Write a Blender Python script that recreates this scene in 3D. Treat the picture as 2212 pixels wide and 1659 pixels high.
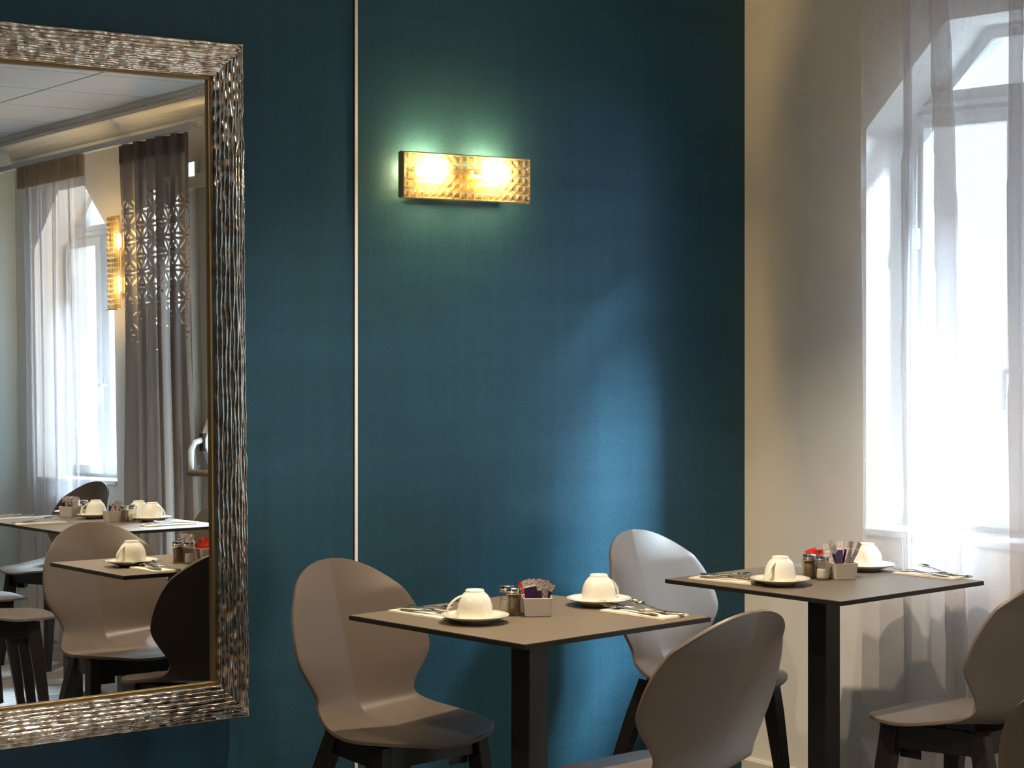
import bpy, bmesh, math, random
from mathutils import Vector, Matrix, noise
random.seed(7)
PI = math.pi
for o in list(bpy.data.objects):
    bpy.data.objects.remove(o)
scene = bpy.context.scene
COL = scene.collection

# ------------------------------------------------------------------ camera, sky, exposure
TH = 0.911
camd = bpy.data.cameras.new('camera')
camd.sensor_width = 36.0
camd.lens = 36.0 * 4365.03 / 2212.0
camd.shift_y = -(829.5 - 702.06) / 2212.0
camd.clip_start = 0.05
cam = bpy.data.objects.new('camera', camd)
COL.objects.link(cam)
cam.location = (0.0, -4.573, 1.432)
cam.rotation_euler = (PI / 2, 0, -(PI / 2 - TH))
scene.camera = cam

world = bpy.data.worlds.new('overcast_sky')
world.use_nodes = True
scene.world = world
bg = world.node_tree.nodes['Background']
bg.inputs[0].default_value = (0.80, 0.90, 1.0, 1)
bg.inputs[1].default_value = 1.25

# bright hazy daylight slanting in through the windows
sund = bpy.data.lights.new('daylight', 'SUN')
sund.energy = 26.0
sund.angle = math.radians(14)
sund.color = (0.64, 0.82, 1.0)
sun = bpy.data.objects.new('daylight', sund)
COL.objects.link(sun)
sun.rotation_euler = Vector((-0.66, 0.75, -0.76)).to_track_quat('-Z', 'Y').to_euler()

scene.view_settings.view_transform = 'Standard'
scene.view_settings.look = 'None'
scene.view_settings.gamma = 1.0
scene.view_settings.use_curve_mapping = False
scene.view_settings.exposure = 0.9
cy = scene.cycles
cy.use_denoising = True
try:
    cy.denoiser = 'OPENIMAGEDENOISE'
except Exception:
    pass
cy.max_bounces = 6
cy.diffuse_bounces = 3
cy.glossy_bounces = 4
cy.transmission_bounces = 4
cy.transparent_max_bounces = 14
cy.use_adaptive_sampling = True
cy.adaptive_threshold = 0.11
cy.adaptive_min_samples = 16
cy.sample_clamp_indirect = 6.0
cy.caustics_reflective = False
cy.caustics_refractive = False
cy.blur_glossy = 0.5

WARM = (1.0, 0.82, 0.60)
SPOT_POWER = 86.0
# ceiling downlights (x, y, relative power, beam in degrees); each gets its own fitting further down
DOWNLIGHTS = [(3.10, -0.98, 1.05, 108), (2.20, -1.10, 0.25, 108), (1.0, -0.95, 0.42, 168), (2.35, -2.7, 0.14, 108), (1.1, -2.7, 0.08, 108),  # the widest beam is an added fill to brighten the white wall
              (3.05, -2.85, 0.75, 108), (2.60, -4.2, 0.15, 108), (0.6, -4.4, 0.08, 108)]

# ------------------------------------------------------------------ helpers
MATS = {}

def new_mat(name):
    m = bpy.data.materials.new(name)
    m.use_nodes = True
    nt = m.node_tree
    nt.nodes.clear()
    out = nt.nodes.new('ShaderNodeOutputMaterial')
    return m, nt, out

def N(nt, typ, **kw):
    n = nt.nodes.new(typ)
    for k, v in kw.items():
        if k.startswith('i_'):
            n.inputs[int(k[2:])].default_value = v
        else:
            setattr(n, k, v)
    return n

def principled(name, col, rough=0.5, metal=0.0, spec=0.5, coat=0.0, var=0.0, vscale=20.0, vstretch=(1, 1, 1),
               bump=0.0, bscale=200.0, bstretch=(1, 1, 1), bdist=0.001, sheen=0.0, emit=None, estr=0.0, rvar=0.0, trans=0.0, ior=1.45):
    m, nt, out = new_mat(name)
    p = N(nt, 'ShaderNodeBsdfPrincipled')
    p.inputs['Base Color'].default_value = (*col, 1)
    p.inputs['Roughness'].default_value = rough
    p.inputs['Metallic'].default_value = metal
    p.inputs['Specular IOR Level'].default_value = spec
    p.inputs['Coat Weight'].default_value = coat
    p.inputs['Coat Roughness'].default_value = 0.08
    p.inputs['Sheen Weight'].default_value = sheen
    p.inputs['Transmission Weight'].default_value = trans
    p.inputs['IOR'].default_value = ior
    if emit:
        p.inputs['Emission Color'].default_value = (*emit, 1)
        p.inputs['Emission Strength'].default_value = estr
    tc = N(nt, 'ShaderNodeTexCoord')
    if var > 0 or rvar > 0:
        mp = N(nt, 'ShaderNodeMapping')
        mp.inputs['Scale'].default_value = vstretch
        nt.links.new(tc.outputs['Object'], mp.inputs[0])
        nz = N(nt, 'ShaderNodeTexNoise')
        nz.inputs['Scale'].default_value = vscale
        nz.inputs['Detail'].default_value = 5
        nt.links.new(mp.outputs[0], nz.inputs['Vector'])
        if var > 0:
            rp = N(nt, 'ShaderNodeValToRGB')
            rp.color_ramp.elements[0].position = 0.3
            rp.color_ramp.elements[1].position = 0.7
            rp.color_ramp.elements[0].color = (*[c * (1 - var) for c in col], 1)
            rp.color_ramp.elements[1].color = (*[min(1, c * (1 + var)) for c in col], 1)
            nt.links.new(nz.outputs[0], rp.inputs[0])
            nt.links.new(rp.outputs[0], p.inputs['Base Color'])
        if rvar > 0:
            mr = N(nt, 'ShaderNodeMapRange')
            mr.inputs['To Min'].default_value = rough - rvar
            mr.inputs['To Max'].default_value = rough + rvar
            nt.links.new(nz.outputs[0], mr.inputs[0])
            nt.links.new(mr.outputs[0], p.inputs['Roughness'])
    if bump > 0:
        mp = N(nt, 'ShaderNodeMapping')
        mp.inputs['Scale'].default_value = bstretch
        nt.links.new(tc.outputs['Object'], mp.inputs[0])
        nz = N(nt, 'ShaderNodeTexNoise')
        nz.inputs['Scale'].default_value = bscale
        nz.inputs['Detail'].default_value = 3
        nt.links.new(mp.outputs[0], nz.inputs['Vector'])
        b = N(nt, 'ShaderNodeBump')
        b.inputs['Strength'].default_value = bump
        b.inputs['Distance'].default_value = bdist
        nt.links.new(nz.outputs[0], b.inputs['Height'])
        nt.links.new(b.outputs[0], p.inputs['Normal'])
    nt.links.new(p.outputs[0], out.inputs[0])
    MATS[name] = m
    return m

def mat_wallpaper():
    m, nt, out = new_mat('blue_wallpaper')
    p = N(nt, 'ShaderNodeBsdfPrincipled')
    tc = N(nt, 'ShaderNodeTexCoord')
    # fine shagreen grain
    v = N(nt, 'ShaderNodeTexVoronoi')
    v.inputs['Scale'].default_value = 260
    nt.links.new(tc.outputs['Object'], v.inputs['Vector'])
    nz = N(nt, 'ShaderNodeTexNoise')
    nz.inputs['Scale'].default_value = 420
    nz.inputs['Detail'].default_value = 3
    nt.links.new(tc.outputs['Object'], nz.inputs['Vector'])
    add = N(nt, 'ShaderNodeMath', operation='ADD')
    nt.links.new(v.outputs['Distance'], add.inputs[0])
    nt.links.new(nz.outputs[0], add.inputs[1])
    rp = N(nt, 'ShaderNodeValToRGB')
    rp.color_ramp.elements[0].position = 0.55
    rp.color_ramp.elements[1].position = 1.25
    rp.color_ramp.elements[0].color = (0.0072, 0.0245, 0.037, 1)
    rp.color_ramp.elements[1].color = (0.018, 0.056, 0.079, 1)
    nt.links.new(add.outputs[0], rp.inputs[0])
    # long vertical streaks of the paper
    mp = N(nt, 'ShaderNodeMapping')
    mp.inputs['Scale'].default_value = (1.0, 1.0, 0.05)
    nt.links.new(tc.outputs['Object'], mp.inputs[0])
    st = N(nt, 'ShaderNodeTexNoise')
    st.inputs['Scale'].default_value = 26
    st.inputs['Detail'].default_value = 4
    nt.links.new(mp.outputs[0], st.inputs['Vector'])
    mp2 = N(nt, 'ShaderNodeMapping')
    mp2.inputs['Scale'].default_value = (0.08, 1.0, 1.0)
    nt.links.new(tc.outputs['Object'], mp2.inputs[0])
    st2 = N(nt, 'ShaderNodeTexNoise')
    st2.inputs['Scale'].default_value = 16
    st2.inputs['Detail'].default_value = 3
    nt.links.new(mp2.outputs[0], st2.inputs['Vector'])
    sm = N(nt, 'ShaderNodeMath', operation='ADD')
    nt.links.new(st.outputs[0], sm.inputs[0])
    nt.links.new(st2.outputs[0], sm.inputs[1])
    mr = N(nt, 'ShaderNodeMapRange')
    mr.inputs['From Min'].default_value = 0.6
    mr.inputs['From Max'].default_value = 1.4
    mr.inputs['To Min'].default_value = 0.82
    mr.inputs['To Max'].default_value = 1.18
    nt.links.new(sm.outputs[0], mr.inputs[0])
    mx = N(nt, 'ShaderNodeVectorMath', operation='SCALE')
    nt.links.new(rp.outputs[0], mx.inputs[0])
    nt.links.new(mr.outputs[0], mx.inputs['Scale'])
    rr = N(nt, 'ShaderNodeMapRange')
    rr.inputs['From Min'].default_value = 0.6
    rr.inputs['From Max'].default_value = 1.4
    rr.inputs['To Min'].default_value = 0.40
    rr.inputs['To Max'].default_value = 0.28
    nt.links.new(sm.outputs[0], rr.inputs[0])
    b = N(nt, 'ShaderNodeBump')
    b.inputs['Strength'].default_value = 0.25
    b.inputs['Distance'].default_value = 0.0005
    nt.links.new(add.outputs[0], b.inputs['Height'])
    nt.nodes.remove(p)
    # matt teal ground under a pearl-blue lustre
    df = N(nt, 'ShaderNodeBsdfDiffuse')
    nt.links.new(mx.outputs[0], df.inputs[0])
    nt.links.new(b.outputs[0], df.inputs['Normal'])
    gl = N(nt, 'ShaderNodeBsdfGlossy')
    gl.inputs['Color'].default_value = (0.40, 0.70, 1.0, 1)
    nt.links.new(rr.outputs[0], gl.inputs['Roughness'])
    nt.links.new(b.outputs[0], gl.inputs['Normal'])
    ms = N(nt, 'ShaderNodeMixShader')
    ms.inputs[0].default_value = 0.065
    nt.links.new(df.outputs[0], ms.inputs[1])
    nt.links.new(gl.outputs[0], ms.inputs[2])
    nt.links.new(ms.outputs[0], out.inputs[0])
    MATS['blue_wallpaper'] = m

def mat_fabric(name, col, transp, transl, weave=700.0):
    """sheer cloth: open gaps between threads, light passing through the threads"""
    m, nt, out = new_mat(name)
    tc = N(nt, 'ShaderNodeTexCoord')
    mp = N(nt, 'ShaderNodeMapping')
    mp.inputs['Scale'].default_value = (1, 0.12, 1)
    nt.links.new(tc.outputs['Object'], mp.inputs[0])
    nz = N(nt, 'ShaderNodeTexNoise')
    nz.inputs['Scale'].default_value = weave
    nz.inputs['Detail'].default_value = 2
    nt.links.new(mp.outputs[0], nz.inputs['Vector'])
    mr = N(nt, 'ShaderNodeMapRange')
    mr.inputs['From Min'].default_value = 0.3
    mr.inputs['From Max'].default_value = 0.7
    mr.inputs['To Min'].default_value = max(0, transp - 0.08)
    mr.inputs['To Max'].default_value = min(1, transp + 0.08) if transp > 0 else 0
    nt.links.new(nz.outputs[0], mr.inputs[0])
    d = N(nt, 'ShaderNodeBsdfDiffuse')
    d.inputs[0].default_value = (*col, 1)
    t = N(nt, 'ShaderNodeBsdfTranslucent')
    t.inputs[0].default_value = (*col, 1)
    tr = N(nt, 'ShaderNodeBsdfTransparent')
    m1 = N(nt, 'ShaderNodeMixShader')
    m1.inputs[0].default_value = transl
    nt.links.new(d.outputs[0], m1.inputs[1])
    nt.links.new(t.outputs[0], m1.inputs[2])
    m2 = N(nt, 'ShaderNodeMixShader')
    nt.links.new(mr.outputs[0], m2.inputs[0])
    nt.links.new(m1.outputs[0], m2.inputs[1])
    nt.links.new(tr.outputs[0], m2.inputs[2])
    nt.links.new(m2.outputs[0], out.inputs[0])
    MATS[name] = m

def mat_glass(name, tint=(1, 1, 1), gloss=0.12, rough=0.02, transl=0.0):
    m, nt, out = new_mat(name)
    tr = N(nt, 'ShaderNodeBsdfTransparent')
    tr.inputs[0].default_value = (*tint, 1)
    gl = N(nt, 'ShaderNodeBsdfGlossy')
    gl.inputs['Roughness'].default_value = rough
    lw = N(nt, 'ShaderNodeLayerWeight')
    pw = N(nt, 'ShaderNodeMath', operation='POWER')
    pw.inputs[1].default_value = 5.0
    nt.links.new(lw.outputs['Facing'], pw.inputs[0])
    ad = N(nt, 'ShaderNodeMath', operation='ADD')
    ad.use_clamp = True
    ad.inputs[1].default_value = gloss
    nt.links.new(pw.outputs[0], ad.inputs[0])
    mx = N(nt, 'ShaderNodeMixShader')
    nt.links.new(ad.outputs[0], mx.inputs[0])
    base = tr
    if transl > 0:
        tl = N(nt, 'ShaderNodeBsdfTranslucent')
        tl.inputs[0].default_value = (*tint, 1)
        m0 = N(nt, 'ShaderNodeMixShader')
        m0.inputs[0].default_value = transl
        nt.links.new(tr.outputs[0], m0.inputs[1])
        nt.links.new(tl.outputs[0], m0.inputs[2])
        base = m0
    nt.links.new(base.outputs[0], mx.inputs[1])
    nt.links.new(gl.outputs[0], mx.inputs[2])
    nt.links.new(mx.outputs[0], out.inputs[0])
    MATS[name] = m

def mat_emit(name, col, strength):
    m, nt, out = new_mat(name)
    e = N(nt, 'ShaderNodeEmission')
    e.inputs[0].default_value = (*col, 1)
    e.inputs[1].default_value = strength
    nt.links.new(e.outputs[0], out.inputs[0])
    MATS[name] = m

mat_wallpaper()
principled('white_plaster', (0.87, 0.85, 0.81), 0.6, var=0.04, vscale=3, bump=0.15, bscale=350, bdist=0.0006)
principled('grey_blue_plaster', (0.38, 0.48, 0.55), 0.6, var=0.04, vscale=3, bump=0.15, bscale=350, bdist=0.0006)
principled('cream_plaster', (0.5, 0.46, 0.4), 0.7, var=0.04, vscale=3)
principled('white_paint', (0.72, 0.70, 0.65), 0.35)
principled('ceiling_panel_white', (0.82, 0.86, 0.89), 0.55, bump=0.1, bscale=500, bdist=0.0005)
principled('ceiling_void', (0.12, 0.11, 0.10), 0.9)
principled('window_white', (0.8, 0.82, 0.84), 0.3)
principled('strip_metal', (0.80, 0.77, 0.75), 0.35)
principled('taupe_plastic', (0.118, 0.093, 0.076), 0.40, spec=0.34, bump=0.12, bscale=900, bdist=0.0002)
principled('dark_wood', (0.010, 0.008, 0.007), 0.42, spec=0.4, var=0.3, vscale=30, vstretch=(6, 6, 1))
principled('taupe_laminate', (0.165, 0.133, 0.098), 0.5, spec=0.4, var=0.10, vscale=420, bump=0.1, bscale=700, bdist=0.0002)
principled('black_core', (0.014, 0.013, 0.012), 0.4)
principled('black_metal', (0.012, 0.012, 0.013), 0.42)
principled('porcelain', (0.88, 0.85, 0.74), 0.10, spec=0.5, coat=0.6)
principled('pot_ceramic', (0.60, 0.54, 0.48), 0.32, spec=0.5, coat=0.15)
principled('chrome', (0.75, 0.74, 0.72), 0.08, metal=1.0)
principled('cutlery_steel', (0.70, 0.69, 0.67), 0.16, metal=1.0)
principled('pepper_grain', (0.16, 0.095, 0.04), 0.8, var=0.6, vscale=500)
principled('salt_grain', (0.82, 0.78, 0.7), 0.8)
principled('purple_paper', (0.040, 0.014, 0.075), 0.45)
principled('red_paper', (0.80, 0.055, 0.025), 0.45, var=0.15, vscale=60)
principled('napkin_paper', (0.82, 0.74, 0.60), 0.8, bump=0.1, bscale=300, bdist=0.0003)
principled('mirror_glass', (0.90, 0.91, 0.90), 0.0, metal=1.0)
principled('gilt_lip', (0.30, 0.22, 0.11), 0.35, metal=0.9)
principled('bronze_plate', (0.42, 0.30, 0.16), 0.35, metal=0.8)
principled('brass_metal', (0.6, 0.45, 0.2), 0.25, metal=1.0)
principled('brown_anodised', (0.22, 0.17, 0.11), 0.4)
principled('black_rubber', (0.02, 0.02, 0.02), 0.6)
mat_fabric('sheer_voile', (0.80, 0.77, 0.79), 0.47, 0.24)
mat_fabric('sheer_header', (0.50, 0.40, 0.28), 0.12, 0.5)
mat_fabric('drape_cloth', (0.27, 0.225, 0.195), 0.01, 0.38)
mat_glass('clear_glass', (0.97, 0.98, 0.97), 0.03)
mat_glass('jar_glass', (0.93, 0.93, 0.9), 0.10)
mat_glass('lamp_crystal', (1.0, 0.90, 0.66), 0.34, 0.04, 0.22)
mat_emit('lamp_bulb', (1.0, 0.66, 0.27), 420.0)
mat_emit('downlight_lens', (1.0, 0.78, 0.5), 12.0)
mat_emit('patch_glow', (0.95, 0.98, 1.0), 1.5)

def mat_print():
    """off-white paper with small dark printed marks"""
    m, nt, out = new_mat('printed_paper')
    p = N(nt, 'ShaderNodeBsdfPrincipled')
    tc = N(nt, 'ShaderNodeTexCoord')
    nz = N(nt, 'ShaderNodeTexNoise')
    nz.inputs['Scale'].default_value = 330
    nz.inputs['Detail'].default_value = 1
    nt.links.new(tc.outputs['Object'], nz.inputs['Vector'])
    rp = N(nt, 'ShaderNodeValToRGB')
    rp.color_ramp.interpolation = 'CONSTANT'
    rp.color_ramp.elements[0].color = (0.64, 0.56, 0.52, 1)
    rp.color_ramp.elements[1].position = 0.62
    rp.color_ramp.elements[1].color = (0.05, 0.02, 0.10, 1)
    nt.links.new(nz.outputs[0], rp.inputs[0])
    nt.links.new(rp.outputs[0], p.inputs['Base Color'])
    p.inputs['Roughness'].default_value = 0.5
    nt.links.new(p.outputs[0], out.inputs[0])
    MATS['printed_paper'] = m
mat_print()

def mat_frame():
    m, nt, out = new_mat('champagne_frame')
    p = N(nt, 'ShaderNodeBsdfPrincipled')
    tc = N(nt, 'ShaderNodeTexCoord')
    nz = N(nt, 'ShaderNodeTexNoise')
    nz.inputs['Scale'].default_value = 34
    nz.inputs['Detail'].default_value = 6
    nt.links.new(tc.outputs['Object'], nz.inputs['Vector'])
    rp = N(nt, 'ShaderNodeValToRGB')
    rp.color_ramp.elements[0].position = 0.38
    rp.color_ramp.elements[0].color = (0.50, 0.40, 0.31, 1)
    rp.color_ramp.elements[1].position = 0.62
    rp.color_ramp.elements[1].color = (0.90, 0.84, 0.78, 1)
    nt.links.new(nz.outputs[0], rp.inputs[0])
    nt.links.new(rp.outputs[0], p.inputs['Base Color'])
    p.inputs['Metallic'].default_value = 1.0
    p.inputs['Roughness'].default_value = 0.13
    nt.links.new(p.outputs[0], out.inputs[0])
    MATS['champagne_frame'] = m
mat_frame()

def mat_floor():
    m, nt, out = new_mat('grey_oak')
    p = N(nt, 'ShaderNodeBsdfPrincipled')
    tc = N(nt, 'ShaderNodeTexCoord')
    oi = N(nt, 'ShaderNodeObjectInfo')
    mp = N(nt, 'ShaderNodeMapping')
    mp.inputs['Scale'].default_value = (0.8, 14, 1)
    nt.links.new(tc.outputs['Object'], mp.inputs[0])
    av = N(nt, 'ShaderNodeVectorMath', operation='ADD')
    nt.links.new(mp.outputs[0], av.inputs[0])
    nt.links.new(oi.outputs['Location'], av.inputs[1])
    nz = N(nt, 'ShaderNodeTexNoise')
    nz.inputs['Scale'].default_value = 5
    nz.inputs['Detail'].default_value = 6
    nt.links.new(av.outputs[0], nz.inputs['Vector'])
    rp = N(nt, 'ShaderNodeValToRGB')
    rp.color_ramp.elements[0].position = 0.3
    rp.color_ramp.elements[0].color = (0.17, 0.148, 0.125, 1)
    rp.color_ramp.elements[1].position = 0.7
    rp.color_ramp.elements[1].color = (0.36, 0.32, 0.28, 1)
    nt.links.new(nz.outputs[0], rp.inputs[0])
    mr = N(nt, 'ShaderNodeMapRange')
    mr.inputs['To Min'].default_value = 0.75
    mr.inputs['To Max'].default_value = 1.2
    nt.links.new(oi.outputs['Random'], mr.inputs[0])
    sc = N(nt, 'ShaderNodeVectorMath', operation='SCALE')
    nt.links.new(rp.outputs[0], sc.inputs[0])
    nt.links.new(mr.outputs[0], sc.inputs['Scale'])
    nt.links.new(sc.outputs[0], p.inputs['Base Color'])
    p.inputs['Roughness'].default_value = 0.42
    nt.links.new(p.outputs[0], out.inputs[0])
    MATS['grey_oak'] = m
mat_floor()


class MB:
    """collects vertices and faces for one mesh"""
    def __init__(self):
        self.v, self.f, self.mi, self.sm = [], [], [], []

    def add(self, verts, faces, mi=0, smooth=False):
        b = len(self.v)
        self.v += [tuple(p) for p in verts]
        for f in faces:
            self.f.append(tuple(i + b for i in f))
            self.mi.append(mi)
            self.sm.append(smooth)

    def box(self, x0, x1, y0, y1, z0, z1, mi=0, M=None):
        vs = [(x, y, z) for z in (z0, z1) for y in (y0, y1) for x in (x0, x1)]
        if M:
            vs = [M @ Vector(p) for p in vs]
        self.add(vs, [(0, 2, 3, 1), (4, 5, 7, 6), (0, 1, 5, 4), (2, 6, 7, 3), (0, 4, 6, 2), (1, 3, 7, 5)], mi)

    def prism(self, poly, axis, a, b, mi=0):
        """poly: list of 2D points, extruded along axis from a to b"""
        n = len(poly)
        def p3(p, t):
            if axis == 'x': return (t, p[0], p[1])
            if axis == 'y': return (p[0], t, p[1])
            return (p[0], p[1], t)
        vs = [p3(p, a) for p in poly] + [p3(p, b) for p in poly]
        fs = [tuple(range(n))[::-1], tuple(range(n, 2 * n))]
        fs += [(i, (i + 1) % n, n + (i + 1) % n, n + i) for i in range(n)]
        self.add(vs, fs, mi)

    def lathe(self, prof, seg=40, mi=0, smooth=True, cx=0, cy=0, flute=0, famp=0):
        n = len(prof)
        vs = []
        for r, z in prof:
            for k in range(seg):
                a = 2 * PI * k / seg
                rr = r * (1 + famp * math.cos(flute * a)) if flute else r
                vs.append((cx + rr * math.cos(a), cy + rr * math.sin(a), z))
        fs = []
        for i in range(n - 1):
            for k in range(seg):
                k2 = (k + 1) % seg
                fs.append((i * seg + k, i * seg + k2, (i + 1) * seg + k2, (i + 1) * seg + k))
        self.add(vs, fs, mi, smooth)

    def tube(self, pts, radii, seg=10, mi=0, smooth=True, flat=1.0, cap=True):
        pts = [Vector(p) for p in pts]
        n = len(pts)
        if not hasattr(radii, '__len__'):
            radii = [radii] * n
        vs = []
        up = None
        for i in range(n):
            t = (pts[min(i + 1, n - 1)] - pts[max(i - 1, 0)]).normalized()
            if up is None:
                up = Vector((0, 0, 1)) if abs(t.z) < 0.9 else Vector((1, 0, 0))
            s = t.cross(up)
            if s.length < 1e-6:
                s = t.cross(Vector((0, 1, 0)))
            s.normalize()
            u = s.cross(t).normalized()
            up = u
            for k in range(seg):
                a = 2 * PI * k / seg
                vs.append(pts[i] + s * (radii[i] * math.cos(a)) + u * (radii[i] * flat * math.sin(a)))
        fs = []
        for i in range(n - 1):
            for k in range(seg):
                k2 = (k + 1) % seg
                fs.append((i * seg + k, i * seg + k2, (i + 1) * seg + k2, (i + 1) * seg + k))
        if cap:
            fs.append(tuple(range(seg))[::-1])
            fs.append(tuple(range((n - 1) * seg, n * seg)))
        self.add(vs, fs, mi, smooth)

    def grid(self, rows, mi=0, smooth=True, close=False, skip=None):
        nr, nc = len(rows), len(rows[0])
        vs = [p for r in rows for p in r]
        fs = []
        for i in range(nr - 1):
            for j in range(nc - (0 if close else 1)):
                if skip and skip(i, j):
                    continue
                j2 = (j + 1) % nc
                fs.append((i * nc + j, i * nc + j2, (i + 1) * nc + j2, (i + 1) * nc + j))
        self.add(vs, fs, mi, smooth)

    def mesh(self, name, mats, weld=0.0, bevel=0.0, bseg=2, recalc=True):
        me = bpy.data.meshes.new(name)
        me.from_pydata(self.v, [], self.f)
        for m in mats:
            me.materials.append(MATS[m])
        me.polygons.foreach_set('material_index', self.mi)
        me.polygons.foreach_set('use_smooth', self.sm)
        if weld or bevel or recalc:
            bm = bmesh.new()
            bm.from_mesh(me)
            if weld:
                bmesh.ops.remove_doubles(bm, verts=bm.verts, dist=weld)
            if bevel:
                es = [e for e in bm.edges if len(e.link_faces) == 2 and e.calc_face_angle(0) > 0.6]
                bmesh.ops.bevel(bm, geom=es, offset=bevel, segments=bseg, profile=0.5, affect='EDGES', clamp_overlap=True)
                for f in bm.faces:
                    f.smooth = False
            if recalc:
                bmesh.ops.recalc_face_normals(bm, faces=bm.faces)
            bm.to_mesh(me)
            bm.free()
        me.update()
        return me


def tag(o, label=None, cat=None, group=None, kind=None):
    if label: o['label'] = label
    if cat: o['category'] = cat
    if group: o['group'] = group
    if kind: o['kind'] = kind
    return o

def obj(name, me, parent=None, loc=(0, 0, 0), rot=(0, 0, 0), scale=None):
    o = bpy.data.objects.new(name, me)
    COL.objects.link(o)
    o.location = loc
    o.rotation_euler = rot
    if scale:
        o.scale = scale
    if parent:
        o.parent = parent
    return o

def thing(name, label, cat, loc=(0, 0, 0), rotz=0.0, group=None):
    o = bpy.data.objects.new(name, None)
    o.empty_display_size = 0.1
    COL.objects.link(o)
    o.location = loc
    o.rotation_euler = (0, 0, rotz)
    return tag(o, label, cat, group)

def struct(name, mb, mats, parent=None, label=None, **kw):
    o = obj(name, mb.mesh(name, mats, **kw), parent)
    if parent is None:
        o['kind'] = 'structure'
    if label:
        o['label'] = label
    return o

CACHE = {}
def cached(key, fn):
    if key not in CACHE:
        CACHE[key] = fn()
    return CACHE[key]

# ------------------------------------------------------------------ the room
WY = 0.035           # blue wall surface
WX = 4.508           # window wall surface
YE = -5.53           # end wall surface
XL = -1.6            # left wall surface
ZC = 2.60            # ceiling
WD = 0.30            # window wall thickness

m = MB(); m.box(XL - 0.1, WX + WD, WY, WY + 0.12, -0.05, 2.85)
struct('wall_back', m, ['blue_wallpaper'], label='blue shagreen textured wallpaper wall behind the tables')

W1 = (-1.40, -0.478)   # window 1 opening in y
W2 = (-5.30, -4.395)   # window 2 opening in y
ZS, ZT = 0.81, 2.30    # sill and head
DR = (-3.60, -2.70)    # door opening
W3 = (-4.09, -3.73)    # narrow side light behind the drape
Z3 = (0.12, 2.26)
ZD = 2.20
CH = (0.306, 0.286)    # chamfer of the window heads
m = MB()
def wseg(y0, y1, z0, z1):
    m.box(WX, WX + WD, y0, y1, z0, z1)
wseg(W1[1], WY, -0.05, 2.85)
wseg(W1[0], W1[1], -0.05, ZS); wseg(W1[0], W1[1], ZT, 2.85)
wseg(DR[1], W1[0], -0.05, 2.85)
wseg(DR[0], DR[1], ZD, 2.85)
wseg(W3[1], DR[0], -0.05, 2.85)
wseg(W3[0], W3[1], -0.05, Z3[0]); wseg(W3[0], W3[1], Z3[1], 2.85)
wseg(W2[1], W3[0], -0.05, 2.85)
wseg(W2[0], W2[1], -0.05, ZS); wseg(W2[0], W2[1], ZT, 2.85)
wseg(YE - 0.12, W2[0], -0.05, 2.85)
for (a, b) in (W1, W2):
    m.prism([(b, ZT - CH[1]), (b, ZT), (b - CH[0], ZT)], 'x', WX, WX + WD)
    m.prism([(a, ZT - CH[1]), (a, ZT), (a + CH[0], ZT)], 'x', WX, WX + WD)
struct('wall_right', m, ['white_plaster'], label='off-white plaster wall with the curtained windows')

m = MB(); m.box(XL - 0.1, WX + WD, YE - 0.12, YE, -0.05, 2.85)
struct('wall_front', m, ['grey_blue_plaster'], label='pale grey-blue end wall seen in the mirror')
m = MB(); m.box(XL - 0.12, XL, YE, WY, -0.05, 2.85)
struct('wall_left', m, ['blue_wallpaper'])

# floor: planks on a base
m = MB(); m.box(XL, WX, YE, WY, -0.05, -0.008)
floor = struct('floor', m, ['black_core'], label='grey oak plank floor')
PW, PL = 0.19, 1.28
pm = MB(); pm.box(0.001, PL - 0.001, 0.001, PW - 0.001, -0.008, 0.0)
plank_me = pm.mesh('plank', ['grey_oak'], bevel=0.0008, bseg=1)
j = 0
yy = YE
while yy < WY - 0.02:
    xx = XL - (j * 0.43 % PL)
    while xx < WX:
        x0, x1 = max(xx, XL), min(xx + PL, WX)
        w = min(PW, WY - yy)
        if x1 - x0 > 0.03:
            obj('plank', plank_me, floor, (x0, yy, 0), scale=((x1 - x0) / PL, w / PW, 1))
        xx += PL
    yy += PW
    j += 1

# ceiling: square panels under a dark void
m = MB(); m.box(XL, WX + WD, YE, WY, ZC + 0.02, ZC + 0.12)
ceil_o = struct('ceiling', m, ['ceiling_void'], label='white panelled ceiling seen in the mirror')
PS = 0.492
pm = MB(); pm.box(0.0015, PS - 0.0015, 0.0035, PS - 0.0035, 0.0, 0.018)
panel_me = pm.mesh('ceiling_panel', ['ceiling_panel_white'])
for ix in range(13):
    x1 = 4.335 - ix * 0.515
    x0 = x1 - 0.507
    if ix == 0:
        x1 += 0.01
    if x1 < XL + 0.05:
        break
    x0 = max(x0, XL)
    for iy in range(13):
        y1 = 0.27 - iy * PS
        y0 = y1 - PS
        y1 = min(y1, WY); y0 = max(y0, YE)
        if y1 - y0 < 0.03:
            continue
        obj('panel', panel_me, ceil_o, (x0, y0, ZC), scale=((x1 - x0) / PS, (y1 - y0) / PS, 1))

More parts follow.
